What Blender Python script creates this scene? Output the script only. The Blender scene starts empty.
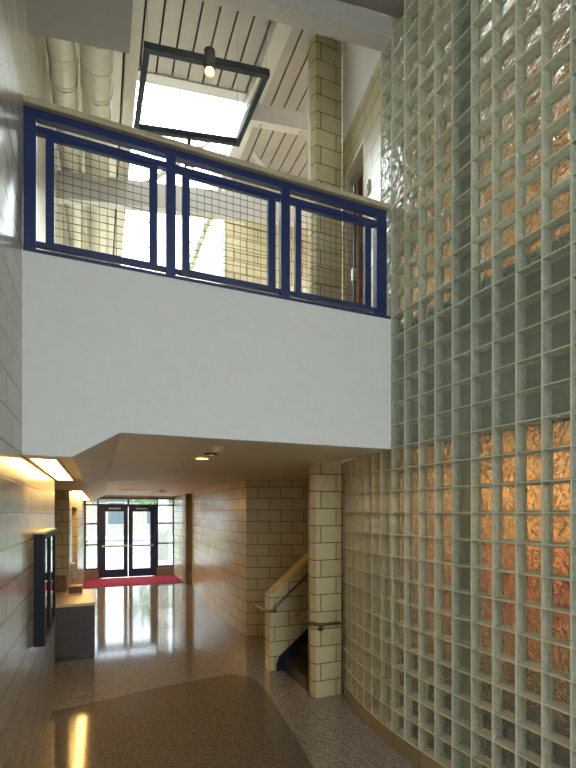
import bpy, bmesh, math, random
from mathutils import Vector, Matrix
random.seed(7)
S = bpy.context.scene
COL = S.collection
R_ = math.radians

# ------------------------------------------------------------------ materials
def new_mat(name):
    m = bpy.data.materials.new(name); m.use_nodes = True
    nt = m.node_tree
    for n in list(nt.nodes): nt.nodes.remove(n)
    out = nt.nodes.new('ShaderNodeOutputMaterial')
    return m, nt, out

def N(nt, t, **kw):
    n = nt.nodes.new(t)
    for k, v in kw.items():
        if k in n.inputs: n.inputs[k].default_value = v
        else: setattr(n, k, v)
    return n

def rgb(c): return (c[0], c[1], c[2], 1.0)

def plain(name, col, rough=0.5, metal=0.0, noise=0.06, scale=14.0, coat=0.0, bump=0.0, spec=0.5):
    m, nt, out = new_mat(name)
    p = N(nt, 'ShaderNodeBsdfPrincipled', Roughness=rough, Metallic=metal)
    p.inputs['Coat Weight'].default_value = coat
    p.inputs['Specular IOR Level'].default_value = spec
    tc = N(nt, 'ShaderNodeTexCoord')
    nz = N(nt, 'ShaderNodeTexNoise', Scale=scale, Detail=4.0)
    nt.links.new(tc.outputs['Object'], nz.inputs['Vector'])
    rp = N(nt, 'ShaderNodeValToRGB')
    a = [max(0, c * (1 - noise)) for c in col]; b = [min(1, c * (1 + noise)) for c in col]
    rp.color_ramp.elements[0].position = 0.3; rp.color_ramp.elements[0].color = rgb(a)
    rp.color_ramp.elements[1].position = 0.7; rp.color_ramp.elements[1].color = rgb(b)
    nt.links.new(nz.outputs['Fac'], rp.inputs['Fac'])
    nt.links.new(rp.outputs['Color'], p.inputs['Base Color'])
    if bump:
        bp = N(nt, 'ShaderNodeBump', Strength=bump, Distance=0.01)
        nt.links.new(nz.outputs['Fac'], bp.inputs['Height'])
        nt.links.new(bp.outputs['Normal'], p.inputs['Normal'])
    nt.links.new(p.outputs[0], out.inputs[0])
    return m

def emit(name, col, strength):
    m, nt, out = new_mat(name)
    e = N(nt, 'ShaderNodeEmission', Strength=strength); e.inputs['Color'].default_value = rgb(col)
    nt.links.new(e.outputs[0], out.inputs[0])
    return m

def block_mat(name, c1, c2, joint, rough=0.3, voff=0.0, uoff=0.0, bw=0.406, rh=0.203, mortar=0.006):
    """masonry units laid in running bond, from UVs in metres"""
    m, nt, out = new_mat(name)
    uv = N(nt, 'ShaderNodeUVMap')
    mp = N(nt, 'ShaderNodeMapping'); mp.inputs['Location'].default_value = (uoff, voff, 0)
    nt.links.new(uv.outputs[0], mp.inputs['Vector'])
    br = N(nt, 'ShaderNodeTexBrick')
    br.offset = 0.5; br.squash = 1.0
    br.inputs['Scale'].default_value = 1.0
    br.inputs['Brick Width'].default_value = bw; br.inputs['Row Height'].default_value = rh
    br.inputs['Mortar Size'].default_value = mortar; br.inputs['Mortar Smooth'].default_value = 0.2
    br.inputs['Color1'].default_value = rgb(c1); br.inputs['Color2'].default_value = rgb(c2)
    br.inputs['Mortar'].default_value = rgb(joint)
    nt.links.new(mp.outputs[0], br.inputs['Vector'])
    tc = N(nt, 'ShaderNodeTexCoord')
    nz = N(nt, 'ShaderNodeTexNoise', Scale=22.0, Detail=6.0)
    nt.links.new(tc.outputs['Object'], nz.inputs['Vector'])
    mr = N(nt, 'ShaderNodeMapRange'); mr.inputs['To Min'].default_value = 0.88; mr.inputs['To Max'].default_value = 1.1
    nt.links.new(nz.outputs['Fac'], mr.inputs['Value'])
    mx = N(nt, 'ShaderNodeMix', data_type='RGBA', blend_type='MULTIPLY'); mx.inputs[0].default_value = 1.0
    nt.links.new(br.outputs['Color'], mx.inputs[6]); nt.links.new(mr.outputs[0], mx.inputs[7])
    p = N(nt, 'ShaderNodeBsdfPrincipled', Roughness=rough)
    nt.links.new(mx.outputs[2], p.inputs['Base Color'])
    b1 = N(nt, 'ShaderNodeBump', Strength=0.7, Distance=0.006); b1.invert = True
    nt.links.new(br.outputs['Fac'], b1.inputs['Height'])
    b2 = N(nt, 'ShaderNodeBump', Strength=0.12, Distance=0.004)
    nt.links.new(nz.outputs['Fac'], b2.inputs['Height']); nt.links.new(b1.outputs[0], b2.inputs['Normal'])
    nt.links.new(b2.outputs[0], p.inputs['Normal'])
    nt.links.new(p.outputs[0], out.inputs[0])
    return m

def terrazzo(name, base, chip_l, chip_d, rough=0.09):
    m, nt, out = new_mat(name)
    tc = N(nt, 'ShaderNodeTexCoord')
    v1 = N(nt, 'ShaderNodeTexVoronoi', Scale=170.0)
    v2 = N(nt, 'ShaderNodeTexVoronoi', Scale=110.0)
    nz = N(nt, 'ShaderNodeTexNoise', Scale=1.3, Detail=3.0)
    for n in (v1, v2, nz): nt.links.new(tc.outputs['Object'], n.inputs['Vector'])
    s1 = N(nt, 'ShaderNodeSeparateColor'); nt.links.new(v1.outputs['Color'], s1.inputs[0])
    r1 = N(nt, 'ShaderNodeValToRGB')
    r1.color_ramp.interpolation = 'CONSTANT'
    e = r1.color_ramp.elements
    e[0].position = 0; e[0].color = rgb(chip_d); e[1].position = 0.22; e[1].color = rgb(base)
    e2 = e.new(0.8); e2.color = rgb(chip_l)
    nt.links.new(s1.outputs[0], r1.inputs['Fac'])
    s2 = N(nt, 'ShaderNodeSeparateColor'); nt.links.new(v2.outputs['Color'], s2.inputs[0])
    r2 = N(nt, 'ShaderNodeMapRange'); r2.inputs['To Min'].default_value = 0.78; r2.inputs['To Max'].default_value = 1.2
    nt.links.new(s2.outputs[1], r2.inputs['Value'])
    mx = N(nt, 'ShaderNodeMix', data_type='RGBA', blend_type='MULTIPLY'); mx.inputs[0].default_value = 1.0
    nt.links.new(r1.outputs['Color'], mx.inputs[6]); nt.links.new(r2.outputs[0], mx.inputs[7])
    p = N(nt, 'ShaderNodeBsdfPrincipled', Roughness=rough)
    p.inputs['Specular IOR Level'].default_value = 0.62
    nt.links.new(mx.outputs[2], p.inputs['Base Color'])
    bp = N(nt, 'ShaderNodeBump', Strength=0.05, Distance=0.02)
    nt.links.new(nz.outputs['Fac'], bp.inputs['Height']); nt.links.new(bp.outputs[0], p.inputs['Normal'])
    nt.links.new(p.outputs[0], out.inputs[0])
    return m

def clear_glass(name, tint=(0.93, 0.96, 0.95), rough=0.02, bump=0.0, bscale=20.0, refl=0.06, veil=0.0):
    """thin pane: light passes straight through, the surface mirrors by Fresnel"""
    m, nt, out = new_mat(name)
    tr = N(nt, 'ShaderNodeBsdfTransparent'); tr.inputs[0].default_value = rgb(tint)
    gl = N(nt, 'ShaderNodeBsdfGlossy', Roughness=rough)
    fr = N(nt, 'ShaderNodeLayerWeight', Blend=0.5)
    pw = N(nt, 'ShaderNodeMath', operation='POWER'); pw.inputs[1].default_value = 5.0
    ma = N(nt, 'ShaderNodeMath', operation='MULTIPLY_ADD'); ma.inputs[1].default_value = 0.92; ma.inputs[2].default_value = refl
    nt.links.new(fr.outputs['Facing'], pw.inputs[0]); nt.links.new(pw.outputs[0], ma.inputs[0])
    mx = N(nt, 'ShaderNodeMixShader')
    if bump:
        tc = N(nt, 'ShaderNodeTexCoord'); nz = N(nt, 'ShaderNodeTexNoise', Scale=bscale, Detail=1.0)
        nt.links.new(tc.outputs['Object'], nz.inputs['Vector'])
        bp = N(nt, 'ShaderNodeBump', Strength=bump, Distance=0.02)
        nt.links.new(nz.outputs['Fac'], bp.inputs['Height'])
        nt.links.new(bp.outputs[0], gl.inputs['Normal']); nt.links.new(bp.outputs[0], fr.inputs['Normal'])
    nt.links.new(ma.outputs[0], mx.inputs[0]); nt.links.new(tr.outputs[0], mx.inputs[1]); nt.links.new(gl.outputs[0], mx.inputs[2])
    last = mx
    if veil:
        df = N(nt, 'ShaderNodeBsdfDiffuse'); df.inputs[0].default_value = (0.74, 0.78, 0.70, 1)
        tl = N(nt, 'ShaderNodeBsdfTranslucent'); tl.inputs[0].default_value = (0.74, 0.78, 0.70, 1)
        m2 = N(nt, 'ShaderNodeMixShader'); m2.inputs[0].default_value = 0.3
        nt.links.new(df.outputs[0], m2.inputs[1]); nt.links.new(tl.outputs[0], m2.inputs[2])
        m3 = N(nt, 'ShaderNodeMixShader'); m3.inputs[0].default_value = veil
        nt.links.new(mx.outputs[0], m3.inputs[1]); nt.links.new(m2.outputs[0], m3.inputs[2]); last = m3
    nt.links.new(last.outputs[0], out.inputs[0])
    return m

def wavy_glass(name):
    """the rear skin of a wave-pattern glass block: refracts in blobs"""
    m, nt, out = new_mat(name)
    tc = N(nt, 'ShaderNodeTexCoord'); nz = N(nt, 'ShaderNodeTexNoise', Scale=22.0, Detail=1.0)
    nz.inputs['Distortion'].default_value = 0.6
    nt.links.new(tc.outputs['Object'], nz.inputs['Vector'])
    bp = N(nt, 'ShaderNodeBump', Strength=1.0, Distance=0.07)
    nt.links.new(nz.outputs['Fac'], bp.inputs['Height'])
    g = N(nt, 'ShaderNodeBsdfGlass', Roughness=0.03, IOR=1.5); g.inputs['Color'].default_value = (0.93, 0.97, 0.95, 1)
    nt.links.new(bp.outputs[0], g.inputs['Normal'])
    tr = N(nt, 'ShaderNodeBsdfTransparent'); tr.inputs[0].default_value = (0.9, 0.95, 0.93, 1)
    mx = N(nt, 'ShaderNodeMixShader'); mx.inputs[0].default_value = 0.25
    nt.links.new(g.outputs[0], mx.inputs[1]); nt.links.new(tr.outputs[0], mx.inputs[2])
    nt.links.new(mx.outputs[0], out.inputs[0])
    return m

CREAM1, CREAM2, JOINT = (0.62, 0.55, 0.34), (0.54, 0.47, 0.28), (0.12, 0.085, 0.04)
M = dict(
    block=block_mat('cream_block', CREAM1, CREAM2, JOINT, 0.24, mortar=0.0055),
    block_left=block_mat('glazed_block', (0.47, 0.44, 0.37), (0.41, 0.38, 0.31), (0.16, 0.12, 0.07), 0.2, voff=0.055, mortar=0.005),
    white=plain('white_paint', (0.80, 0.80, 0.79), 0.6, noise=0.015),
    soffit=plain('soffit_paint', (0.80, 0.72, 0.58), 0.55, noise=0.02),
    grey_soffit=plain('grey_soffit', (0.27, 0.245, 0.23), 0.6, noise=0.03),
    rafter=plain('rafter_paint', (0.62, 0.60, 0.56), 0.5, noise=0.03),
    nearrafter=plain('near_rafter_tone', (0.46, 0.43, 0.40), 0.5, noise=0.03),  # darker copy of the rafter colour, for the near beam alone
    deck=plain('deck_board', (0.45, 0.42, 0.365), 0.5, noise=0.05, scale=3.0),
    dark=plain('dark_gap', (0.02, 0.018, 0.015), 0.8),
    creambeam=plain('cream_steel', (0.66, 0.62, 0.50), 0.45, noise=0.03),
    duct=plain('duct_paint', (0.64, 0.61, 0.48), 0.35, noise=0.05),
    blue=plain('blue_enamel', (0.013, 0.030, 0.125), 0.36, noise=0.05, coat=0.2),
    wood=plain('maple_cap', (0.50, 0.42, 0.28), 0.4, noise=0.12, scale=9.0),
    wire=plain('wire', (0.16, 0.14, 0.11), 0.45, metal=0.6),
    black=plain('black_frame', (0.025, 0.03, 0.035), 0.3, noise=0.1),
    can=plain('lamp_can_paint', (0.09, 0.075, 0.06), 0.5),
    pendantframe=plain('pendant_frame', (0.035, 0.045, 0.05), 0.6, spec=0.3),
    case=plain('case_frame', (0.012, 0.014, 0.025), 0.5, noise=0.1, spec=0.2),
    bronze=plain('bronze_rail', (0.22, 0.13, 0.075), 0.3, metal=0.75),
    terr_l=terrazzo('terrazzo_light', (0.235, 0.21, 0.18), (0.46, 0.43, 0.38), (0.08, 0.07, 0.06)),
    terr_d=terrazzo('terrazzo_dark', (0.135, 0.112, 0.085), (0.23, 0.195, 0.15), (0.07, 0.056, 0.042)),
    mortar=plain('pale_mortar', (0.88, 0.86, 0.66), 0.6, noise=0.05),
    bside=plain('block_side', (0.72, 0.73, 0.63), 0.35, noise=0.2, scale=40.0),
    rimglass=plain('frosted_rim', (0.70, 0.72, 0.63), 0.3, noise=0.2, scale=40.0),
    gfront=clear_glass('block_front', (0.95, 0.98, 0.96), 0.10, bump=0.6, bscale=16.0, veil=0.13),
    gbright=clear_glass('block_rear_brightened', (0.95, 0.98, 0.96), 0.12, bump=0.9, bscale=20.0, refl=0.10, veil=0.6),  # same glass with a whitish veil, brightness put into the material
    gback=wavy_glass('block_back'),
    doorpane=clear_glass('tinted_pane', (0.68, 0.73, 0.76), 0.0),
    pane=clear_glass('clear_pane', (0.95, 0.98, 0.97), 0.0),
    pier=plain('grey_green_pier', (0.78, 0.82, 0.75), 0.5, noise=0.08),
    orange=plain('orange_paint', (0.74, 0.33, 0.09), 0.55, noise=0.32, scale=9.0),
    redband=plain('red_brown_band', (0.40, 0.07, 0.03), 0.45, noise=0.4, scale=7.0),
    navy=plain('navy_carpet', (0.012, 0.02, 0.045), 0.9, noise=0.2),
    navyrub=plain('navy_rubber', (0.012, 0.015, 0.035), 0.4, noise=0.2),
    navytrim=plain('navy_base', (0.008, 0.02, 0.06), 0.5, noise=0.2),
    tread=plain('brown_rubber', (0.05, 0.033, 0.024), 0.45, noise=0.2),
    red=plain('red_mat', (0.28, 0.012, 0.03), 0.9, noise=0.15, scale=60, spec=0.08),
    counter_front=plain('grey_laminate', (0.075, 0.075, 0.085), 0.5, noise=0.1),
    counter_top=plain('pale_laminate', (0.60, 0.54, 0.44), 0.3, noise=0.04),
    brown=plain('brown_wood', (0.20, 0.10, 0.045), 0.45, noise=0.2),
    redwood=plain('red_door', (0.26, 0.06, 0.03), 0.45, noise=0.15),
    chrome=plain('steel', (0.62, 0.62, 0.60), 0.25, metal=0.9),
    plastic=plain('white_plastic', (0.72, 0.70, 0.64), 0.45),
    pave=plain('outdoor_paving', (0.22, 0.22, 0.21), 0.8, noise=0.15, scale=2.0),
    concrete=plain('pavement', (0.62, 0.60, 0.56), 0.8, noise=0.15, scale=2.0),
    grass=plain('lawn', (0.16, 0.20, 0.12), 0.9, noise=0.3, scale=5.0),
    bld=block_mat('far_brick', (0.20, 0.17, 0.14), (0.17, 0.14, 0.12), (0.22, 0.21, 0.19), 0.8, bw=0.22, rh=0.075),
    pale=plain('pale_precast', (0.34, 0.33, 0.30), 0.7),
    glassdark=plain('far_window_glass', (0.05, 0.06, 0.07), 0.35),
    leaf=plain('leaf', (0.10, 0.19, 0.05), 0.7, noise=0.4, scale=20),
    bark=plain('bark', (0.14, 0.10, 0.07), 0.9, noise=0.3),
    lens1=emit('warm_lens', (1.0, 0.60, 0.20), 12.0),
    lens2=emit('warm_lens_far', (1.0, 0.55, 0.16), 16.0),
    bulb=emit('bulb', (1.0, 0.62, 0.25), 18.0),
    down=emit('downlight_lens', (1.0, 0.75, 0.2), 2.0),
    lamp=emit('room_fill_lamp', (1.0, 0.86, 0.66), 46.0),
    lampcool=emit('linear_lamp', (0.75, 0.95, 1.0), 0.22),
)

# ------------------------------------------------------------------ geometry helpers
def autouv(bm):
    ul = bm.loops.layers.uv.verify()
    bm.normal_update()
    for f in bm.faces:
        n = f.normal
        if abs(n.z) > 0.75:
            for l in f.loops: l[ul].uv = (l.vert.co.x, l.vert.co.y)
        else:
            t = Vector((-n.y, n.x, 0)); t.normalize()
            if abs(t.x) > abs(t.y):
                if t.x < 0: t = -t
            elif t.y < 0: t = -t
            for l in f.loops: l[ul].uv = (l.vert.co.dot(t), l.vert.co.z)

def obj(name, bm, mat, parent=None, smooth=False, uv=True, bevel=0.0):
    bmesh.ops.recalc_face_normals(bm, faces=bm.faces)
    if bevel:
        bmesh.ops.bevel(bm, geom=list(bm.edges), offset=bevel, segments=2, affect='EDGES', profile=0.5, clamp_overlap=True)
    if uv: autouv(bm)
    me = bpy.data.meshes.new(name); bm.to_mesh(me); bm.free()
    for mm in (mat if isinstance(mat, (list, tuple)) else [mat]): me.materials.append(mm)
    if smooth:
        for p in me.polygons: p.use_smooth = True
    o = bpy.data.objects.new(name, me); COL.objects.link(o)
    if parent is not None: o.parent = parent
    return o

def empty(name, loc=(0, 0, 0), rz=0.0):
    o = bpy.data.objects.new(name, None); COL.objects.link(o)
    o.location = loc; o.rotation_euler = (0, 0, rz); o.empty_display_size = 0.1
    return o

def tag(o, label, cat, group=None):
    o['label'] = label; o['category'] = cat
    if group: o['group'] = group
    return o

def struct(o, label=None):
    o['kind'] = 'structure'
    if label: o['label'] = label
    return o

def BM(): return bmesh.new()

def bx(bm, x0, x1, y0, y1, z0, z1, sl=0.0, xr=0.0, mi=0):
    """box; sl tilts it about x = xr along X (roof pitch)"""
    vs = [bm.verts.new((x, y, z + sl * (x - xr))) for x in (x0, x1) for y in (y0, y1) for z in (z0, z1)]
    for idx in ((0, 1, 3, 2), (4, 6, 7, 5), (0, 4, 5, 1), (2, 3, 7, 6), (0, 2, 6, 4), (1, 5, 7, 3)):
        f = bm.faces.new([vs[i] for i in idx]); f.material_index = mi
    return vs

def prism(bm, pts, axis, a, b):
    """closed outline pts (2-tuples) extruded along axis from a to b"""
    def mk(p, t):
        return {'x': (t, p[0], p[1]), 'y': (p[0], t, p[1]), 'z': (p[0], p[1], t)}[axis]
    A = [bm.verts.new(mk(p, a)) for p in pts]; B = [bm.verts.new(mk(p, b)) for p in pts]
    n = len(pts)
    bm.faces.new(A); bm.faces.new(B[::-1])
    for i in range(n): bm.faces.new((A[i], B[i], B[(i + 1) % n], A[(i + 1) % n]))

def cyl(bm, p0, p1, r0, r1=None, n=20, caps=True):
    r1 = r0 if r1 is None else r1
    p0, p1 = Vector(p0), Vector(p1); d = (p1 - p0).normalized()
    u = d.orthogonal().normalized(); v = d.cross(u)
    A, B = [], []
    for i in range(n):
        a = 2 * math.pi * i / n; o = u * math.cos(a) + v * math.sin(a)
        A.append(bm.verts.new(p0 + o * r0)); B.append(bm.verts.new(p1 + o * r1))
    for i in range(n): bm.faces.new((A[i], A[(i + 1) % n], B[(i + 1) % n], B[i]))
    if caps: bm.faces.new(A[::-1]); bm.faces.new(B)

def tube(bm, pts, r, n=10):
    """round tube with mitred bends"""
    pts = [Vector(p) for p in pts]; rings = []
    up = None
    for i, p in enumerate(pts):
        if i == 0: d = (pts[1] - p)
        elif i == len(pts) - 1: d = (p - pts[i - 1])
        else: d = (pts[i + 1] - p).normalized() + (p - pts[i - 1]).normalized()
        d.normalize()
        if up is None: up = d.orthogonal().normalized()
        u = (up - d * up.dot(d)).normalized(); v = d.cross(u); up = u
        rings.append([bm.verts.new(p + (u * math.cos(2 * math.pi * k / n) + v * math.sin(2 * math.pi * k / n)) * r) for k in range(n)])
    for a, b in zip(rings, rings[1:]):
        for k in range(n): bm.faces.new((a[k], a[(k + 1) % n], b[(k + 1) % n], b[k]))
    bm.faces.new(rings[0][::-1]); bm.faces.new(rings[-1])

def round_path(pts, r, seg=4):
    """fillet the corners of a polyline"""
    P = [Vector(p) for p in pts]; out = [P[0]]
    for i in range(1, len(P) - 1):
        a = (P[i - 1] - P[i]); b = (P[i + 1] - P[i]); rr = min(r, a.length * .45, b.length * .45)
        s, e = P[i] + a.normalized() * rr, P[i] + b.normalized() * rr
        for k in range(seg + 1):
            t = k / seg; out.append(s.lerp(P[i], t).lerp(P[i].lerp(e, t), t))
    out.append(P[-1]); return out

def boxobj(name, ext, mat, parent=None, bevel=0.0, **k):
    bm = BM(); bx(bm, *ext, **k); return obj(name, bm, mat, parent, bevel=bevel)

def ribbon(bm, pts, z0, z1, thick, side=1, u0=0.0):
    """upright wall following plan points; thick towards side; UVs in metres along the run"""
    ul = bm.loops.layers.uv.verify()
    n = len(pts); P = [Vector((p[0], p[1], 0)) for p in pts]; off = []; run = [u0]
    for i in range(n):
        d = (P[min(i + 1, n - 1)] - P[max(i - 1, 0)]).normalized()
        off.append(P[i] + Vector((-d.y, d.x, 0)) * thick * side)
        if i: run.append(run[-1] + (P[i] - P[i - 1]).length)
    def q(a, b, ua, ub):
        vs = [bm.verts.new((a.x, a.y, z0)), bm.verts.new((b.x, b.y, z0)), bm.verts.new((b.x, b.y, z1)), bm.verts.new((a.x, a.y, z1))]
        f = bm.faces.new(vs)
        for l, w in zip(f.loops, ((ua, z0), (ub, z0), (ub, z1), (ua, z1))): l[ul].uv = w
    for i in range(n - 1):
        q(P[i], P[i + 1], run[i], run[i + 1]); q(off[i + 1], off[i], run[i + 1], run[i])
        for z in (z0, z1):
            f = bm.faces.new([bm.verts.new((v.x, v.y, z)) for v in (P[i], P[i + 1], off[i + 1], off[i])])
            for l in f.loops: l[ul].uv = (l.vert.co.x, l.vert.co.y)
    q(P[0], off[0], 0, thick); q(P[-1], off[-1], 0, thick)
    bmesh.ops.remove_doubles(bm, verts=bm.verts, dist=0.0004)

# ------------------------------------------------------------------ the place, in metres (camera stands over the origin)
XL = -0.495            # face of the left block wall
YB = 3.62              # white bulkhead across the hall
ZS = 2.775             # corridor soffit
ZD = 2.58              # dropped strip of the soffit beside the left wall
ZF = 4.00              # upper floor edge
def zroof(x): return 7.60 + 0.14 * (x - 1.0)

RG, T0 = 4.4, R_(-4)
def path(s):           # plan line of the glass-block wall
    if s <= 0: return (2.53 + s * math.sin(T0), 3.28 + s * math.cos(T0))
    return (2.53 + RG * (math.cos(T0) - math.cos(T0 + s / RG)), 3.28 + RG * (math.sin(T0 + s / RG) - math.sin(T0)))
def ptan(s):
    t = T0 + max(s, 0) / RG; return Vector((math.sin(t), math.cos(t), 0))
def pnor(s):           # away from the hall
    t = ptan(s); return Vector((t.y, -t.x, 0))

# ---- floor
fl = boxobj('floor', (-1.6, 5.6, -5.3, 16.75, -0.12, 0), M['terr_l']); struct(fl)
bm = BM()
edge = []
for i in range(25):
    y = -2.0 + 7.4 * i / 24
    p = 1.70 + 0.10 * (y - 3.6) if y < 3.6 else 1.70 + 0.095 * (y - 3.6) + 0.02 * math.sin((y - 3.6) * 1.2)
    edge.append((p, y))
edge += [(1.88, 5.62), (1.86, 5.82), (1.76, 5.98), (1.60, 6.06), (1.2, 6.02), (0.57, 5.92), (-0.03, 5.76), (-0.49, 5.66)]
prism(bm, edge + [(-0.49, -2.0)], 'z', 0.0, 0.0015)
struct(obj('inlay', bm, M['terr_d'], fl))

# ---- left wall: long run, recess with counter, pier
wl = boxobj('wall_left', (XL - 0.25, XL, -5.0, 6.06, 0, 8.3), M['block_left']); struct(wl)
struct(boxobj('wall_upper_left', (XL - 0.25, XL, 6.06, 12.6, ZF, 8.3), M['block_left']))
rc = boxobj('wall_recess', (-1.55, -1.3, 6.06, 8.9, 0, ZS), M['block']); struct(rc)
struct(boxobj('wall_recess_end', (-1.3, XL - 0.25, 5.81, 6.06, 0, ZS), M['block']))
pr = BM()
bx(pr, -1.3, XL, 8.9, 9.75, 0, ZS); bx(pr, XL - 0.25, XL, 12.0, 16.6, 0, ZS); bx(pr, XL - 0.25, XL, 9.75, 12.0, 2.3, ZS)
struct(obj('wall_pier', pr, M['block']))
d2 = empty('door_2', (XL - 0.2, 10.87, 0)); struct(d2)
boxobj('door_leaf', (-0.04, 0.0, -1.06, 1.06, 0.0, 2.26), M['brown'], d2)
bm = BM(); bx(bm, -0.03, 0.04, -1.12, -1.06, 0, 2.3); bx(bm, -0.03, 0.04, 1.06, 1.12, 0, 2.3); bx(bm, -0.03, 0.04, -1.06, 1.06, 2.26, 2.3)
obj('door_frame', bm, M['brown'], d2)
h = BM(); cyl(h, (0, 0.9, 1.0), (0.06, 0.9, 1.0), 0.012); cyl(h, (0.06, 0.9, 1.0), (0.06, 0.78, 1.0), 0.012)
obj('door_handle', h, M['chrome'], d2)

# ---- bulkhead and corridor soffit
prof = [(XL, ZD), (-0.183, ZD), (0.14, ZS), (2.515, ZS), (2.515, ZF), (XL, ZF)]
bm = BM(); prism(bm, prof, 'y', YB, YB + 0.1); struct(obj('wall_bulkhead', bm, M['white']))
bm = BM()
prism(bm, [(XL, ZD), (-0.183, ZD), (0.14, ZS), (2.53, ZS), (2.53, ZS + .12), (XL, ZS + .12)], 'y', YB + 0.1, 16.6)
bx(bm, -1.6, XL, 5.8, 16.6, ZD, ZS + .12)
bx(bm, 2.53, 5.6, 4.95, 16.6, ZS, ZS + .12)
struct(obj('ceiling_corridor', bm, M['soffit']))
bm = BM(); bx(bm, XL, 2.53, YB + 0.1, 12.6, ZF - 0.2, ZF); bx(bm, 2.53, 5.0, 4.9, 12.6, ZF - 0.2, ZF)
struct(obj('floor_upper', bm, M['concrete']))

# ---- glass-block wall (one wall: mortar grid, two skins of glass, base course)
PJ, S0, PV = 0.188, 0.336, 0.203
k_lo, k_hi = -7, 26
joints = [S0 - PJ * k for k in range(k_lo, k_hi)]       # far end first
joints = [s for s in joints if s < 1.62] ; joints = [1.645] + joints
Z0, NR = 0.15, 33
Z1 = Z0 + PV * NR
UP = 0.53              # above the upper floor the glass stops here and block wall goes on
def col_top(s): return Z1 if s <= UP + 0.02 else Z0 + PV * 13
TH = 0.095
def P3(s, off, z):
    x, y = path(s); n = pnor(s); return (x + n.x * off, y + n.y * off, z)
def seg_box(bm, sa, sb, oa, ob, za, zb, mi=0):
    vs = [bm.verts.new(P3(s, o, z)) for s in (sa, sb) for o in (oa, ob) for z in (za, zb)]
    for idx in ((0, 1, 3, 2), (4, 6, 7, 5), (0, 4, 5, 1), (2, 3, 7, 6), (0, 2, 6, 4), (1, 5, 7, 3)):
        bm.faces.new([vs[i] for i in idx]).material_index = mi if idx != (0, 4, 5, 1) else 0
MW = 0.0044
grid = BM()
for s in joints: seg_box(grid, s - MW, s + MW, 0, TH, Z0, min(col_top(s) , Z1), 1)
for a, b in zip(joints, joints[1:]):
    top = col_top(a)
    for r in range(NR + 1):
        z = Z0 + PV * r
        if z <= top + .01: seg_box(grid, a, b, 0.0005, TH - 0.0005, z - MW, z + MW, 1)
gw = obj('wall_right', grid, [M['mortar'], M['bside']]); struct(gw)
front, back, rim, bbright = BM(), BM(), BM(), BM()
for a, b in zip(joints, joints[1:]):
    top = col_top(a); mid = (a + b) / 2
    for r in range(NR):
        z = Z0 + PV * r
        if z > top - .05: continue
        # front skin: slightly pillowed
        i = 0.012
        c = [(a - MW, z + MW), (b + MW, z + MW), (b + MW, z + PV - MW), (a - MW, z + PV - MW)]
        d = [(a - MW - i, z + MW + i), (b + MW + i, z + MW + i), (b + MW + i, z + PV - MW - i), (a - MW - i, z + PV - MW - i)]
        V = [front.verts.new(P3(s, 0.006, zz)) for s, zz in c]; W = [front.verts.new(P3(s, 0.001, zz)) for s, zz in d]
        front.faces.new(W)
        for q in range(4): front.faces.new((V[q], V[(q + 1) % 4], W[(q + 1) % 4], W[q]))
        q = 0.013
        kc = round((S0 - a) / PJ)
        backed = (kc % 5 == 4) or (z > ZS - .03 and z + PV < ZF - .02)  # cells before posts and slab get the pale veil in place of scattered light
        seg_box(bbright if backed else back, a - MW - q, b + MW + q, TH - 0.014, TH - 0.003, z + MW + q, z + PV - MW - q)
        for (ra, rb, za, zb) in ((a - MW, b + MW, z + MW, z + MW + q), (a - MW, b + MW, z + PV - MW - q, z + PV - MW), (a - MW, a - MW - q, z + MW + q, z + PV - MW - q), (b + MW + q, b + MW, z + MW + q, z + PV - MW - q)):
            seg_box(rim, ra, rb, TH - 0.02, TH - 0.002, za, zb)
obj('front_glass', front, M['gfront'], gw); obj('rear_glass', back, M['gback'], gw); obj('brightened_glass', bbright, M['gbright'], gw); obj('frosted_rim', rim, M['rimglass'], gw)
bm = BM()
pts = [path(1.645 - 0.2 * k) for k in range(31)]
ribbon(bm, pts, 0.0, Z0 - MW, 0.12, side=1)
obj('base_course', bm, block_mat('base_block', (0.34, 0.28, 0.19), (0.30, 0.25, 0.17), (0.16, 0.13, 0.09), 0.35, bw=0.376, rh=0.3), gw, uv=False)

# ---- rooms behind the glass: pale posts right behind the glass, floor edge, coloured far wall
bm = BM()
for k in (4, 9, 14, 19):
    a, b = S0 - PJ * k - MW, S0 - PJ * (k + 1) + MW
    seg_box(bm, a + 0.02, b - 0.004, TH + 0.002, TH + 0.04, 0, 7.0)
struct(obj('post_row', bm, M['pier'])); bpy.data.objects['post_row'].name = 'wall_mullions'
bm = BM()
n = 24
for i in range(n):
    a = 1.60 - 6.0 * i / n; b = 1.60 - 6.0 * (i + 1) / n
    seg_box(bm, a, b, TH + 0.004, TH + 0.35, ZS - 0.02, ZF - 0.06)
seg_box(bm, 1.6, -4.4, TH + 0.35, 1.6, ZS + 0.1, ZF - 0.15)
struct(obj('floor_far_edge', bm, M['pier']))
XW = 3.9
struct(boxobj('floor_side_room', (2.75, XW + .1, -2.2, 4.9, 0.0, 0.012), M['navy']))
struct(boxobj('wall_side_room', (XW, XW + 0.12, -2.2, 5.0, 0, 7.4), M['orange']))
struct(boxobj('trim_1', (XW - 0.03, XW, -2.2, 4.9, 0.012, 0.72), M['navytrim']))
struct(boxobj('trim_2', (XW - 0.015, XW, -2.2, 4.9, 1.2, 1.85), M['redband']))
struct(boxobj('trim_3', (XW - 0.015, XW, -2.2, 4.9, 6.2, 7.3), M['grey_soffit']))
struct(boxobj('wall_side_room_end', (2.86, XW, 4.86, 4.98, 0, 7.3), M['block']))
struct(boxobj('wall_side_room_near', (2.95, XW, -2.3, -2.2, 0, 7.3), M['white']))
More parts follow.
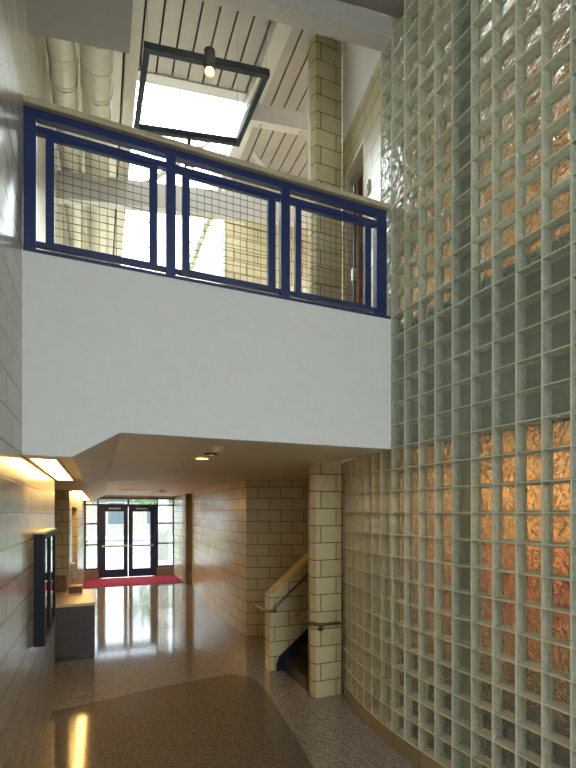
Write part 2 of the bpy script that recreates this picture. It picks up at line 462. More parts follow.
for z, nm, lab in ((2.861, 'fill_lamp', 'long lamp added to light the lower room behind the glass blocks'), (7.15, 'fill_lamp', 'long lamp added to light the upper room behind the glass blocks')):
    o = empty(nm, (3.05, 1.6, z)); tag(o, lab, 'lamp')  # added lamps, placed to brighten the rooms seen through the blocks
    boxobj('housing', (-0.09, 0.09, -2.2, 2.2, -0.002, 0.012), M['plastic'], o)
    boxobj('diffuser', (-0.07, 0.07, -2.15, 2.15, -0.01, -0.002), M['lamp'], o)

# ---- near hall behind and above the camera
bm = BM(); bx(bm, XL, 3.4, -5.0, YB - 0.01, 6.56, 6.95, sl=0.14, xr=0.78)
struct(obj('ceiling', bm, M['grey_soffit']))
bm = BM()
bx(bm, XL, 3.4, -5.2, -5.0, 0, 2.9); bx(bm, XL, 3.4, -5.2, -5.0, 6.3, 7.4); bx(bm, XL, -0.3, -5.2, -5.0, 2.9, 6.3); bx(bm, 2.9, 3.4, -5.2, -5.0, 2.9, 6.3)
struct(obj('wall_back', bm, M['white']))
struct(boxobj('wall_clerestory', (XL, 5.0, YB - 0.12, YB - 0.02, 6.9, 8.4), M['white']))
w5 = empty('window_5', (1.3, -5.1, 4.6)); struct(w5)
bm = BM()
for x in (-1.6, -0.55, 0.5, 1.55): bx(bm, x, x + .05, -.04, .04, -1.7, 1.7)
for z in (-1.7, 0, 1.65): bx(bm, -1.6, 1.6, -.03, .03, z, z + .05)
obj('window_frame', bm, M['blue'], w5)
boxobj('pane', (-1.58, 1.58, -.004, .004, -1.65, 1.65), M['pane'], w5)
struct(boxobj('wall_right_near', (2.95, 3.15, -5.0, -2.3, 0, 7.4), M['white']))

# ---- block wall over the glass toward the column, with the upper doorway
SD0, SD1 = 0.94, 1.56
ZC = 6.62
U0, U1 = Vector(path(UP)).to_3d(), Vector((2.70, 4.876, 0))
def US(s): return U0.lerp(U1, (s - UP) / (1.62 - UP))
def run(a, b, n=2): return [tuple(US(a + (b - a) * i / n)[:2]) for i in range(n + 1)]
UT = (U1 - U0).normalized(); UN = Vector((UT.y, -UT.x, 0))
def useg(bm, sa, sb, oa, ob, za, zb):
    vs = [bm.verts.new((US(s).x + UN.x * o, US(s).y + UN.y * o, z)) for s in (sa, sb) for o in (oa, ob) for z in (za, zb)]
    for idx in ((0, 1, 3, 2), (4, 6, 7, 5), (0, 4, 5, 1), (2, 3, 7, 6), (0, 2, 6, 4), (1, 5, 7, 3)): bm.faces.new([vs[i] for i in idx])
bm = BM()
ribbon(bm, run(UP, SD0), ZF - 0.3, ZC, 0.2, side=-1)
ribbon(bm, run(SD0, 1.62), 6.17, ZC, 0.2, side=-1, u0=0.41)
ribbon(bm, run(SD1, 1.62, 2), ZF, 6.17, 0.2, side=-1, u0=0.2)
struct(obj('wall_upper_right', bm, M['block'], uv=False))
bm = BM(); ribbon(bm, run(UP, 1.63), ZC, 8.2, 0.12, side=-1)
struct(obj('wall_white_upper', bm, M['white'], uv=False))
d3 = empty('door_3', (0, 0, 0)); struct(d3)
bm = BM(); ribbon(bm, [tuple((US(s) + UN * .16)[:2]) for s in (0.96, 1.54)], ZF, 6.12, 0.04, side=-1)
obj('door_leaf', bm, M['redwood'], d3, uv=False)
bm = BM(); useg(bm, SD0, SD0 + .03, 0.0, 0.2, ZF, 6.17); useg(bm, SD1 - .03, SD1, 0.0, 0.2, ZF, 6.17); useg(bm, SD0 + .03, SD1 - .03, 0.0, 0.2, 6.13, 6.17)
obj('door_frame', bm, M['creambeam'], d3)
th = empty('thermostat', (US(0.82).x - .001, US(0.82).y, 5.54)); th.rotation_euler = (0, 0, -math.atan2(UT.x, UT.y))
tag(th, 'small white wall control beside the upper doorway', 'wall control')
boxobj('plate', (-0.02, 0, -0.03, 0.03, -0.065, 0.065), M['plastic'], th, bevel=0.004)
boxobj('switch', (-0.03, -0.02, -0.015, 0.015, -0.025, 0.025), M['plastic'], th)

# ---- column, from floor to roof
bm = BM()
prism(bm, [(2.345, 4.88), (2.685, 4.882), (2.72, 5.15), (2.37, 5.15), (2.312, 4.965)], 'z', 0, 7.95)
struct(obj('wall_column', bm, M['block']))

# ---- upper hall
bm = BM()
W = 0.19
for y0, y1, x0, x1 in ((YB - 0.02, 5.87, XL, 1.80), (5.87, 12.6, XL, 0.42), (YB - 0.02, 12.6, 1.80, 5.0)):
    x = x0
    while x < x1 - 0.03:
        xe = min(x + W - 0.022, x1)
        bx(bm, x, xe, y0, y1, zroof(1.0), zroof(1.0) + 0.03, sl=0.14, xr=1.0); x += W
    bx(bm, x0, x1, y0, y1, zroof(1.0) + 0.05, zroof(1.0) + 0.09, sl=0.14, xr=1.0, mi=1)
struct(obj('ceiling_deck', bm, [M['deck'], M['dark']]))
sky = empty('window_4', (0, 0, 0)); struct(sky)
bm = BM()
bx(bm, 0.36, 1.88, 5.82, 5.96, zroof(1) - .02, zroof(1) + .3, sl=.14, xr=1)
bx(bm, 0.36, 0.42, 5.96, 12.5, zroof(1) - .02, zroof(1) + .3, sl=.14, xr=1)
bx(bm, 1.78, 1.88, 5.96, 12.5, zroof(1) - .02, zroof(1) + .3, sl=.14, xr=1)
obj('curb', bm, M['rafter'], sky)
bm = BM()
for x in (0.87, 1.32): bx(bm, x, x + .012, 5.96, 12.5, zroof(1) + .22, zroof(1) + .26, sl=.14, xr=1)
for i in range(7): bx(bm, 0.42, 1.78, 6.6 + .9 * i, 6.61 + .9 * i, zroof(1) + .22, zroof(1) + .26, sl=.14, xr=1)
obj('glazing_bars', bm, M['chrome'], sky)
boxobj('pane', (0.42, 1.78, 5.96, 12.5, zroof(1) + .26, zroof(1) + .27), M['pane'], sky, sl=.14, xr=1)
# beams
def beam(name, ext, mat, sl=0.14, xr=0.777): 
    return struct(boxobj(name, ext, mat, sl=sl, xr=xr, bevel=0.0))
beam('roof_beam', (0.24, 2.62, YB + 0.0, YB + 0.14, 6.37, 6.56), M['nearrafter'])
beam('roof_beam', (XL, 4.9, 6.45, 6.57, 6.32, 6.66), M['rafter'])
beam('roof_beam', (1.80, 4.9, 5.73, 5.84, 7.15, 7.38), M['rafter'])
beam('roof_beam', (XL, 4.9, 9.4, 9.52, 6.35, 6.66), M['rafter'])
beam('roof_beam', (0.23, 0.345, YB + .14, 12.5, 6.62, 6.90), M['creambeam'])
beam('roof_beam', (1.79, 1.97, YB + .14, 12.5, 7.42, 7.68), M['rafter'], 0.14, 1.0)
bm = BM()
for (p, q) in (((1.95, 5.79, 7.32), (2.3, 5.79, 7.55)), ((2.75, 5.79, 7.25), (2.38, 5.79, 7.55)),
               ((0.55, 6.51, 6.6), (1.45, 6.51, 7.5)), ((2.7, 6.51, 6.9), (2.1, 6.51, 7.5))):
    tube(bm, [p, q], 0.035, 8)
struct(obj('roof_brace', bm, M['rafter']))
# dropped grey box at the upper left
bm = BM(); bx(bm, XL, 0.225, 0.6, 4.0, 5.84, 6.4, sl=.157, xr=XL)
struct(obj('ceiling_drop', bm, M['grey_soffit']))
# far walls of the upper hall
struct(boxobj('wall_upper_far', (1.86, 5.0, 7.3, 7.5, ZF, 8.3), M['block']))
struct(boxobj('trim_4', (1.82, 1.86, 7.26, 7.5, ZF, 6.7), M['white']))
struct(boxobj('wall_upper_end', (XL, 2.0, 12.5, 12.7, ZF, 8.3), M['white']))
struct(boxobj('wall_upper_side', (5.0, 5.2, 4.8, 7.5, ZF, 8.4), M['block']))
struct(boxobj('wall_upper_inner', (1.86, 2.05, 7.5, 12.6, ZF, 8.0), M['block']))
# ducts
def duct(x, r, z, y0, y1, lab):
    o = empty('duct', (x, y0, z)); tag(o, lab, 'duct')
    b = BM(); n = 72; rings = []; prof = [(0.0, r)]
    y = 0.3
    while y < y1 - y0:
        prof += [(y, r), (y + 0.004, r + 0.005), (y + 0.014, r + 0.005), (y + 0.018, r)]; y += 0.3
    prof.append((y1 - y0, r))
    for (yy, q) in prof: rings.append([b.verts.new((q * math.cos(2 * math.pi * k / n), yy, q * math.sin(2 * math.pi * k / n))) for k in range(n)])
    for c0, c1 in zip(rings, rings[1:]):
        for k in range(n): b.faces.new((c0[k], c0[(k + 1) % n], c1[(k + 1) % n], c1[k]))
    b.faces.new(rings[0][::-1]); b.faces.new(rings[-1])
    po = obj('pipe', b, M['duct'], o)
    for yy in (1.85, 6.7):
        b = BM(); tube(b, [(-r - .006, yy, .28), (-r - .006, yy, 0), (-r * .71 - .005, yy, -r * .71 - .005), (0, yy, -r - .008), (r * .71 + .005, yy, -r * .71 - .005), (r + .006, yy, 0), (r + .006, yy, .28)], .007, 6)
        obj('hanger', b, M['duct'], o)
duct(-0.345, 0.122, 6.62, 3.4, 12.4, 'round cream duct under the roof, next to the left wall')
duct(-0.03, 0.147, 6.62, 3.4, 12.4, 'wider round cream duct, next to the cream roof beam')

# ---- railing on the upper floor edge
rl = empty('railing', (0, YB + 0.05, ZF)); tag(rl, 'blue metal railing with wire mesh panels and wooden cap on the white balcony edge', 'railing')
for (a, b) in ((-0.49, -0.413), (0.475, 0.545), (1.422, 1.504), (2.371, 2.48)):
    boxobj('post', (a, b, -0.03, 0.03, 0.0, 1.0), M['blue'], rl)
boxobj('wooden_cap', (-0.49, 2.505, -0.07, 0.06, 1.0, 1.045), M['wood'], rl, bevel=0.008)
for a, b in ((-0.413, 0.475), (0.545, 1.422), (1.504, 2.371)):
    boxobj('top_rail', (a, b, -0.028, 0.028, 0.945, 1.0), M['blue'], rl)
    boxobj('middle_rail', (a, b, -0.022, 0.022, 0.845, 0.89), M['blue'], rl)
    boxobj('bottom_rail', (a, b, -0.022, 0.022, 0.052, 0.082), M['blue'], rl)
boxobj('base_plate', (-0.49, 2.505, -0.06, 0.04, -0.014, 0.008), M['blue'], rl)
for (a, b, c, d) in ((-0.355, -0.30, 0.35, 0.408), (0.597, 0.655, 1.310, 1.377), (1.56, 1.615, 2.254, 2.318)):
    f = BM(); bx(f, a, b, -0.02, 0.02, 0.08, 0.845); bx(f, c, d, -0.02, 0.02, 0.08, 0.845)
    bx(f, b, c, -0.015, 0.015, 0.08, 0.095); bx(f, b, c, -0.015, 0.015, 0.825, 0.845)
    fo = obj('panel_frame', f, M['blue'], rl)
    w = BM(); nx = round((c - b) / 0.057); nz = 13; t = 0.0019
    for i in range(1, nx):
        x = b + (c - b) * i / nx; bx(w, x - t, x + t, -t, t, 0.10, 0.825)
    for j in range(1, nz):
        z = 0.10 + 0.725 * j / nz; bx(w, b, c, -t * 2, 0, z - t, z + t)
    obj('wire_mesh', w, M['wire'], fo)
pl = empty('pole', (2.36, 4.02, ZF)); tag(pl, 'thin black pole behind the right mesh panel of the railing', 'pole')
b = BM(); cyl(b, (0, 0, 0), (0, 0, 1.45), 0.012, n=10); obj('rod', b, M['black'], pl)
boxobj('latch_box', (-0.03, 0.03, -0.025, 0.025, 0.50, 0.62), M['chrome'], pl, bevel=0.005)
b = BM(); cyl(b, (0, 0, 0), (0, 0, 0.012), 0.06); obj('foot', b, M['black'], pl)

# ---- pendant: tilted square frame with two lamps on four wires
A, B, Cc, D = Vector((0.386, 4.25, 6.30)), Vector((1.505, 4.25, 6.47)), Vector((1.47, 5.15, 6.46)), Vector((0.36, 5.15, 6.28))
pd = empty('pendant_light', (0.93, 4.7, 6.38)); tag(pd, 'black square frame pendant with two lamp cans hung from the sloping ceiling', 'pendant light')
o3 = Vector(pd.location)
b = BM()
def bar(bm, p, q, w=0.05, h=0.06):
    d = (q - p).normalized(); up = Vector((0, 0, 1)); sd = d.cross(up).normalized(); up = sd.cross(d)
    p2, q2 = p - d * w / 2, q + d * w / 2
    vs = [bm.verts.new(e + sd * w / 2 * i + up * h / 2 * j) for e in (p2, q2) for i in (-1, 1) for j in (-1, 1)]
    for idx in ((0, 1, 3, 2), (4, 6, 7, 5), (0, 4, 5, 1), (2, 3, 7, 6), (0, 2, 6, 4), (1, 5, 7, 3)): bm.faces.new([vs[i] for i in idx])
for p, q in ((A, B), (B, Cc), (Cc, D), (D, A)): bar(b, p - o3, q - o3)
obj('frame', b, M['pendantframe'], pd)
for p, q, dz in ((A, B, 0.03), (D, Cc, -0.26)):
    m_ = (p + q) / 2 - o3 + Vector((0, 0, dz))
    b = BM(); cyl(b, m_ + Vector((0, 0, -0.13)), m_ + Vector((0, 0, 0.06)), 0.052, n=24, caps=False)
    cyl(b, m_ + Vector((0, 0, 0.0)), m_ + Vector((0, 0, 0.06)), 0.05, n=24)
    if dz < 0: cyl(b, m_ + Vector((0, 0, 0.05)), m_ + Vector((0, 0, -dz)), 0.022, n=12)
    lc = obj('lamp_can', b, M['can'], pd)
    b = BM(); cyl(b, m_ + Vector((0, 0, -0.12)), m_ + Vector((0, 0, -0.02)), 0.034, 0.02, n=20); obj('bulb', b, M['bulb'], lc)
for p in (A, B, Cc, D):
    b = BM(); p_ = p - o3; cyl(b, p_, (p_.x, p_.y, zroof(p.x) - o3.z), 0.003, n=6); obj('wire', b, M['chrome'], pd)

# ---- soffit fittings in the corridor
def trough(y0, y1, lens, lab):
    o = empty('ceiling_light', (-0.375, (y0 + y1) / 2, ZD)); tag(o, lab, 'ceiling light')
    L = (y1 - y0) / 2; b = BM()
    bx(b, -.105, -.09, -L, L, -.012, 0); bx(b, .075, .09, -L, L, -.012, 0); bx(b, -.09, .075, -L, -L + .015, -.012, 0); bx(b, -.09, .075, L - .015, L, -.012, 0)
    obj('trim_frame', b, M['plastic'], o)
    boxobj('lens', (-.09, .075, -L + .015, L - .015, -.008, -.001), lens, o)
trough(3.74, 6.1, M['lens1'], 'warm lit ceiling trough nearest the camera, above the left wall')
trough(9.0, 15.2, M['lens2'], 'warm lit ceiling trough farther along, over the grey counter side')
def disc(name, x, y, r, mat_ring, mat_c, lab, cat, h=0.02, group=None):
    o = empty(name, (x, y, ZS)); tag(o, lab, cat, group)
    b = BM(); cyl(b, (0, 0, -h), (0, 0, 0), r, r * 1.12, n=28); obj('rim', b, mat_ring, o)
    b = BM(); cyl(b, (0, 0, -h - 0.003), (0, 0, -h), r * 0.78, n=28); obj('lens', b, mat_c, o)
disc('downlight', 1.0, 4.86, 0.085, M['plastic'], M['down'], 'yellow lit round downlight in the corridor ceiling', 'downlight')
disc('sprinkler_head', 1.03, 4.58, 0.06, M['dark'], M['chrome'], 'small dark sprinkler in the ceiling beside the yellow downlight', 'sprinkler', 0.012)
disc('smoke_detector', 0.985, 4.09, 0.05, M['soffit'], M['plastic'], 'pale round smoke detector nearest the balcony edge', 'smoke detector', 0.04)
disc('downlight', 0.93, 6.66, 0.10, M['plastic'], M['plastic'], 'unlit pale downlight midway along the corridor ceiling', 'downlight')
disc('smoke_detector', 1.03, 6.35, 0.055, M['plastic'], M['plastic'], 'pale smoke detector beside the unlit downlight', 'smoke detector', 0.045)
o = empty('ceiling_panel', (0.36, 9.1, ZS)); tag(o, 'bluish rectangular ceiling light in front of the entrance doors', 'ceiling light')
boxobj('trim_frame', (-.22, .22, -.1, .1, -.012, 0), M['plastic'], o); boxobj('lens', (-.2, .2, -.08, .08, -.016, -.012), M['lampcool'], o)
o = empty('ceiling_panel', (0.9, 12.4, ZS)); tag(o, 'pale long ceiling fitting nearest the entrance doors', 'ceiling light')
boxobj('trim_frame', (-.5, .3, -.2, .2, -.02, 0), M['plastic'], o); boxobj('lens', (-.45, .25, -.16, .16, -.025, -.02), M['lampcool'], o)
disc('smoke_detector', 1.5, 12.3, 0.07, M['plastic'], M['plastic'], 'pale smoke detector nearest the entrance doors', 'smoke detector', 0.06)

# ---- display case on the left wall
dc = empty('display_case', (XL + .004, 4.7, 1.1)); tag(dc, 'black framed glass display case hanging on the left block wall', 'display case')
boxobj('case', (0.0, 0.05, -0.5, 0.5, 0.0, 0.91), M['case'], dc)
for a, b_ in ((-0.5, -0.005), (0.005, 0.5)):
    f = BM(); w_ = 0.045
    bx(f, .05, .075, a, a + w_, 0, .91); bx(f, .05, .075, b_ - w_, b_, 0, .91); bx(f, .05, .075, a + w_, b_ - w_, 0, w_); bx(f, .05, .075, a + w_, b_ - w_, .91 - w_, .91)
    fo = obj('door', f, M['case'], dc)
    boxobj('glass', (.055, .062, a + w_, b_ - w_, w_, .91 - w_), plain('case_glass', (0.03, 0.035, 0.05), 0.03, noise=0.02, spec=1.0), fo)
boxobj('top_board', (0.0, 0.085, -0.51, 0.51, 0.91, 0.93), M['wood'], dc)

# ---- counter in the recess
ct = empty('counter', (-0.6, 8.1, 0)); tag(ct, 'dark grey counter with a pale top in the left wall recess', 'counter')
b = BM()
prism(b, [(-0.68, -0.6), (0.52, -0.6), (0.52, 0.45), (0.45, 0.7), (0.3, 0.78), (-0.68, 0.78)], 'z', 0.0, 0.80); obj('cabinet_body', b, M['counter_front'], ct)
b = BM()
prism(b, [(-0.685, -0.62), (0.5, -0.62), (0.535, -0.6), (0.54, 0.47), (0.47, 0.72), (0.3, 0.785), (-0.685, 0.785)], 'z', 0.80, 0.84); obj('countertop', b, M['counter_top'], ct)
boxobj('toe_kick', (-0.68, 0.5, -0.603, -0.6, 0.0, 0.07), M['black'], ct)
bo = boxobj('box', (-0.1, 0.1, -0.13, 0.13, 0, 0.11), M['brown'], bevel=0.006); bo.location = (-0.38, 8.62, 0.84)
tag(bo, 'low brown box on the pale countertop', 'box')
bo = boxobj('board', (-0.09, 0.09, -0.02, 0.02, 0, 0.28), M['brown'], bevel=0.004); bo.location = (-0.62, 8.7, 0.84)
tag(bo, 'upright brown board standing on the counter against the block pier', 'board')
wd = empty('dispenser', (XL, 9.45, 0.95)); tag(wd, 'small white dispenser on the wall beyond the counter', 'dispenser')
boxobj('body', (0, .07, -.09, .09, 0, .3), M['plastic'], wd, bevel=0.01); boxobj('nozzle', (.02, .06, -.04, .04, -.04, 0), M['chrome'], wd)

# ---- corridor right side
right_pts = [(2.40, 16.6), (2.44, 15.6), (2.55, 14.6)]
bm = BM(); ribbon(bm, right_pts, 0, ZS, 0.25, side=1)
struct(obj('wall_entrance', bm, M['block'], uv=False))
bm = BM(); prism(bm, [(2.42, 14.62), (2.44, 14.30), (2.75, 14.25), (2.8, 14.6)], 'z', 0, ZS)
struct(obj('wall_pilaster', bm, block_mat('dark_block', (0.20, 0.17, 0.09), (0.17, 0.14, 0.08), (0.1, 0.08, 0.04), 0.4)))
bm = BM()
def bez(p0, p1, p2, n=18):
    return [((1-t)**2*p0[0]+2*t*(1-t)*p1[0]+t*t*p2[0], (1-t)**2*p0[1]+2*t*(1-t)*p1[1]+t*t*p2[1]) for t in [i/n for i in range(n+1)]]
cp = bez((2.62, 14.3), (2.17, 10.7), (2.40, 7.84))
ribbon(bm, cp, 0, ZS, 0.2, side=1)
struct(obj('wall_curved', bm, M['block'], uv=False))
bm = BM()
e0 = Vector((2.40, 7.84, 0)); dr = Vector((0.926, -0.378, 0))
e1 = e0 + dr * 3.3
ribbon(bm, [(e0.x, e0.y), (e1.x, e1.y)], 0, ZS, 0.2, side=1)
struct(obj('wall_stair_back', bm, M['block'], uv=False))
struct(boxobj('wall_stair_end', (5.2, 5.4, 4.8, 7.0, 0, ZS), M['block']))
struct(boxobj('wall_stair_side', (2.76, 5.2, 4.99, 5.14, 0, ZS), M['block']))
# knee wall with sloping cap
K0, KY0, KY1, KS = 2.16, 5.95, 6.16, 0.86
zt = lambda x: 1.04 + KS * max(0, x - 2.22)
bm = BM(); prism(bm, [(K0, 0), (3.9, 0), (3.9, zt(3.9)), (2.22, zt(2.22)), (K0, zt(2.22))], 'y', KY0, KY1)
kw = struct(obj('wall_knee', bm, M['block']))
bm = BM(); prism(bm, [(K0 - .006, zt(2.22)), (2.22, zt(2.22)), (3.9, zt(3.9)), (3.9, zt(3.9) + .045), (2.2, zt(2.22) + .035), (K0 - .006, zt(2.22) + .02)], 'y', KY0 - .008, KY1 + .008)
obj('cap', bm, plain('cap_block', (0.62, 0.50, 0.28), 0.4), kw)
# staircase
st = empty('staircase', (2.35, 5.15, 0)); struct(st)
RI, TR = 0.17, 0.235
for i in range(8):
    s_ = boxobj('step', (TR * i, TR * (i + 1) + (0.9 if i == 7 else 0.02), 0.0, 0.795, 0.0 if i == 0 else RI * i - 0.02, RI * (i + 1) - 0.02), M['navyrub'], st)
    boxobj('tread', (TR * i - 0.02, TR * (i + 1) + (0.9 if i == 7 else 0.0), 0.0, 0.795, RI * (i + 1) - 0.02, RI * (i + 1)), M['tread'], s_)
bm = BM(); prism(bm, [(-0.10, 0), (-0.10, 0.10), (-0.06, 0.20), (2.2, 0.20 + 2.26 * 0.80), (2.2, 1.5), (0.2, 0.0)], 'y', 0.78, 0.798)
obj('skirt', bm, M['navyrub'], st)
# handrails
def handrail(pts, brackets, lab):
    o = empty('handrail', pts[0]); tag(o, lab, 'handrail'); o0 = Vector(pts[0])
    b = BM(); tube(b, [Vector(p) - o0 for p in round_path(pts, 0.05)], 0.019, 12); obj('rail', b, M['bronze'], o, smooth=True)
    for p, q in brackets:
        b = BM(); tube(b, [Vector(p) - o0, Vector(q) - o0], 0.011, 8); q_ = Vector(q) - o0; p_ = Vector(p) - o0
        d = (q_ - p_).normalized(); cyl(b, q_ - d * 0.008, q_, 0.035); obj('bracket', b, M['black'], o)
handrail([(2.06, 6.27, .87), (2.09, 5.88, .85), (2.15, 5.88, .845), (3.8, 5.88, .845 + 1.65 * KS)],
         [((2.22, 5.88, .89), (2.22, KY0 - .001, .84)), ((3.3, 5.88, 1.82), (3.3, KY0 - .001, 1.77))], 'bronze handrail sloping up along the low stair wall')
handrail([(2.62, 4.80, .885), (2.36, 4.80, .885), (2.225, 5.10, .885), (2.235, 5.24, .90), (2.45, 5.24, 1.02), (3.8, 5.24, 2.1)],
         [((2.40, 4.80, .875), (2.40, 4.879, .82)), ((3.3, 5.24, 1.69), (3.3, 5.141, 1.63))], 'bronze handrail wrapping around the foot of the block column')

# ---- entrance: two glazed doors, sidelights, transom
YD = 16.6
d1 = empty('door_1', (0.89, YD, 0)); struct(d1)
FT = 2.48
b = BM(); bx(b, -.93, -.86, -.08, .08, 0, FT); bx(b, .86, .93, -.08, .08, 0, FT); bx(b, -.86, .86, -.08, .08, FT - .09, FT)
obj('door_frame', b, M['blue'], d1)
for sgn in (-1, 1):
    x0, x1 = (-.86, -.008) if sgn < 0 else (.008, .86)
    b = BM(); bx(b, x0, x0 + .14, -.022, .022, .01, FT - .09); bx(b, x1 - .14, x1, -.022, .022, .01, FT - .09)
    bx(b, x0 + .14, x1 - .14, -.022, .022, .01, .28); bx(b, x0 + .14, x1 - .14, -.022, .022, FT - .25, FT - .09)
    lf = obj('door_leaf', b, M['blue'], d1)
    boxobj('pane', (x0 + .14, x1 - .14, -.004, .004, .28, FT - .25), M['doorpane'], lf)
    b = BM(); bx(b, x0 + .03, x1 - .03, -.10, -.06, 1.04, 1.10); bx(b, x0 + .04, x0 + .10, -.06, -.022, 1.03, 1.11); bx(b, x1 - .10, x1 - .04, -.06, -.022, 1.03, 1.11)
    obj('push_bar', b, M['chrome'], lf)
    b = BM(); bx(b, -.19 + (x0 + x1) / 2, .19 + (x0 + x1) / 2, -.10, -.03, FT - .18, FT - .12); bx(b, (x0 + x1) / 2 - .02, (x0 + x1) / 2 + .02, -.25, -.10, FT - .13, FT - .11)
    obj('door_closer', b, M['chrome'], lf)
def sidelight(name, x0, x1, bars):
    o = empty(name, ((x0 + x1) / 2, YD, 0)); struct(o); h = (x1 - x0) / 2; b = BM()
    bx(b, -h, -h + .05, -.05, .05, .3, 2.7); bx(b, h - .05, h, -.05, .05, .3, 2.7)
    for z in bars: bx(b, -h + .05, h - .05, -.05, .05, z, z + .05)
    obj('window_frame', b, M['blue'], o); boxobj('pane', (-h + .05, h - .05, -.004, .004, .35, 2.65), M['doorpane'], o)
    boxobj('sill_wall', (-h, h, -.1, .1, 0, .3), M['grey_soffit'], o)
sidelight('window_1', XL + 0.02, -0.04, (.3, 1.1, 1.80, FT - .05, 2.65))
sidelight('window_2', 1.82, 2.42, (.3, 1.1, 1.80, FT - .05, 2.65))
o = empty('window_3', (0.89, YD, FT)); struct(o)
b = BM(); bx(b, -.93, .93, -.05, .05, .17, .22); bx(b, -.025, .025, -.05, .05, 0, .17); obj('window_frame', b, M['blue'], o)
boxobj('pane', (-.93, .93, -.004, .004, 0, .17), M['doorpane'], o)
b = BM(); bx(b, -1.6, 5.6, YD - .1, YD + .1, 2.7, 4.1); bx(b, -1.6, XL + .02, YD - .1, YD + .1, 0, 2.7); bx(b, 2.42, 5.6, YD - .1, YD + .1, 0, 2.7)
struct(obj('wall_front', b, M['block']))
mt = boxobj('mat', (-0.47, 2.42, 14.6, 16.45, 0.0, 0.012), M['red']); tag(mt, 'red entrance mat on the floor in front of the blue doors', 'mat')

# ---- outside
struct(boxobj('ground', (-40, 40, 16.75, 75, -0.15, -0.02), M['pave']))
rl2 = empty('railing', (0.8, 20.5, -0.02)); tag(rl2, 'pale picket railing outside the entrance doors', 'railing')
b = BM(); bx(b, -4, 4, -.03, .03, 1.02, 1.08); bx(b, -4, 4, -.02, .02, .12, .16); obj('rails', b, M['chrome'], rl2)
b = BM()
for i in range(60): x = -3.95 + i * .134; bx(b, x - .01, x + .01, -.01, .01, .16, 1.02)
obj('pickets', b, M['chrome'], rl2)
for x in (-3.98, -1.3, 1.3, 3.98): boxobj('post', (x - .03, x + .03, -.03, .03, 0, 1.08), M['chrome'], rl2)
bd = empty('building', (5, 48, -0.02)); tag(bd, 'pale brick building far beyond the entrance doors', 'building')
boxobj('wall', (-9, 22, 0, 8, 0, 3.6), M['bld'], bd); boxobj('roof', (-9.3, 22.3, -.4, 8.3, 3.6, 3.9), M['pale'], bd)
for i in range(6):
    for j in range(1):
        w_ = boxobj('window', (-8 + i * 3.6, -6.2 + i * 3.6, -.06, 0.02, 1 + j * 4, 3.3 + j * 4), M['pale'], bd)
        boxobj('pane', (-7.9 + i * 3.6, -6.3 + i * 3.6, -.09, -.06, 1.1 + j * 4, 3.2 + j * 4), M['glassdark'], w_)
pc = empty('pillar', (2.35, 19.2, -0.02)); tag(pc, 'pale square pillar outside the right-hand door', 'pillar')
boxobj('shaft', (-.2, .2, -.2, .2, .3, 3.4), M['pale'], pc); boxobj('base', (-.26, .26, -.26, .26, 0, .3), M['concrete'], pc)
def tree(x, y, h_, r, lab, seed):
    rr = random.Random(seed)
    o = empty('tree', (x, y, -0.02)); tag(o, lab, 'tree')
    b = BM(); tube(b, [(0, 0, 0), (.05, 0, h_ * .4), (.0, .1, h_ * .7)], .14, 8)
    for k in range(6):
        a = k * 1.05; tube(b, [(0.03, 0.05, h_ * (.4 + .04 * k)), (math.cos(a) * r * .6, math.sin(a) * r * .6, h_ * (.62 + .05 * k))], .045, 6)
    obj('trunk', b, M['bark'], o)
    b = BM()
    for k in range(900):
        u, v, w_ = rr.gauss(0, 1), rr.gauss(0, 1), rr.gauss(0, 1); q = (u*u+v*v+w_*w_) ** .5; t = rr.random() ** .4
        c = Vector((u / q * r * t, v / q * r * t, h_ * .72 + w_ / q * r * .8 * t)); s_ = .16
        d1_, d2_ = Vector((rr.gauss(0, 1), rr.gauss(0, 1), rr.gauss(0, 1))).normalized() * s_, Vector((rr.gauss(0, 1), rr.gauss(0, 1), rr.gauss(0, 1))).normalized() * s_ * .6
        b.faces.new([b.verts.new(c - d1_), b.verts.new(c + d2_), b.verts.new(c + d1_), b.verts.new(c - d2_)])
    obj('foliage', b, M['leaf'], o, uv=False)
tree(-1.6, 31, 5.5, 2.0, 'leafy tree seen through the left sidelight', 1)
tree(3.6, 34, 6.0, 2.2, 'leafy tree seen through the right-hand door', 2)
struct(boxobj('lawn', (-40, 40, 26, 46, -0.02, 0.03), M['grass']))

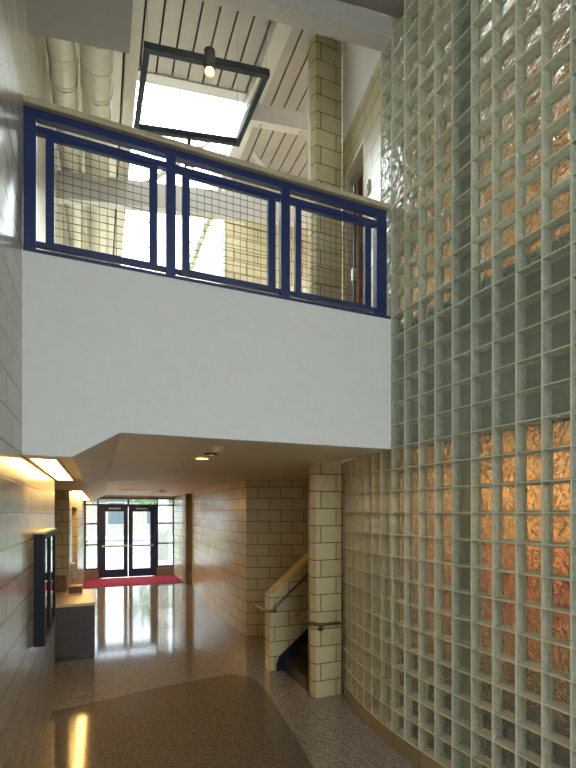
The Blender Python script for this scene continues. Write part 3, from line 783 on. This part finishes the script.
# ------------------------------------------------------------------ light
W_ = bpy.data.worlds.new('sky'); S.world = W_; W_.use_nodes = True
bg = W_.node_tree.nodes['Background']; bg.inputs[0].default_value = (0.91, 0.96, 1.0, 1); nt = W_.node_tree
tcw = N(nt, 'ShaderNodeTexCoord'); sx_ = N(nt, 'ShaderNodeSeparateXYZ'); nt.links.new(tcw.outputs['Generated'], sx_.inputs[0])
mrw = N(nt, 'ShaderNodeMapRange'); mrw.inputs['From Min'].default_value = 0.1; mrw.inputs['From Max'].default_value = 0.9   # overcast sky: brighter overhead
mrw.inputs['To Min'].default_value = 4.6; mrw.inputs['To Max'].default_value = 15.0
nt.links.new(sx_.outputs['Z'], mrw.inputs['Value']); nt.links.new(mrw.outputs[0], bg.inputs[1])
sl = bpy.data.lights.new('sun', 'SUN'); sl.energy = 9.0; sl.angle = R_(0.6); sl.color = (1.0, 0.95, 0.86)
so = bpy.data.objects.new('sun', sl); COL.objects.link(so); so.rotation_euler = (R_(42), 0, R_(8))
def portal(name, loc, rot, sx, sy):
    l = bpy.data.lights.new(name, 'AREA'); l.shape = 'RECTANGLE'; l.size = sx; l.size_y = sy
    l.cycles.is_portal = True
    o = bpy.data.objects.new(name, l); COL.objects.link(o); o.location = loc; o.rotation_euler = rot
portal('skylight_portal', (1.03, 8.92, zroof(1.03) + .30), (0, -math.atan(.14), 0), 1.15, 7.2)
portal('entrance_portal', (0.95, YD + .12, 1.4), (R_(-90), 0, 0), 2.9, 2.7)
portal('back_window_portal', (1.3, -5.22, 4.6), (R_(90), 0, 0), 3.2, 3.4)

# ------------------------------------------------------------------ camera
cam = bpy.data.cameras.new('camera'); co = bpy.data.objects.new('camera', cam); COL.objects.link(co)
co.location = (0, 0, 2.18); co.rotation_euler = (R_(90), 0, -math.atan(188 / 461))
cam.sensor_fit = 'AUTO'; cam.sensor_width = 36.0; cam.lens = 461 / 768 * 36.0
cam.shift_x = 0.0; cam.shift_y = (513 - 384) / 768
cam.clip_start = 0.02; cam.clip_end = 300
S.camera = co

S.view_settings.view_transform = 'Standard'; S.view_settings.look = 'None'
S.view_settings.gamma = 1.0; S.view_settings.use_curve_mapping = False
S.view_settings.exposure = 0.75
S.cycles.max_bounces = 14; S.cycles.transparent_max_bounces = 24; S.cycles.transmission_bounces = 10
S.cycles.diffuse_bounces = 5; S.cycles.glossy_bounces = 5
S.cycles.use_denoising = True
S.cycles.sample_clamp_indirect = 6.0
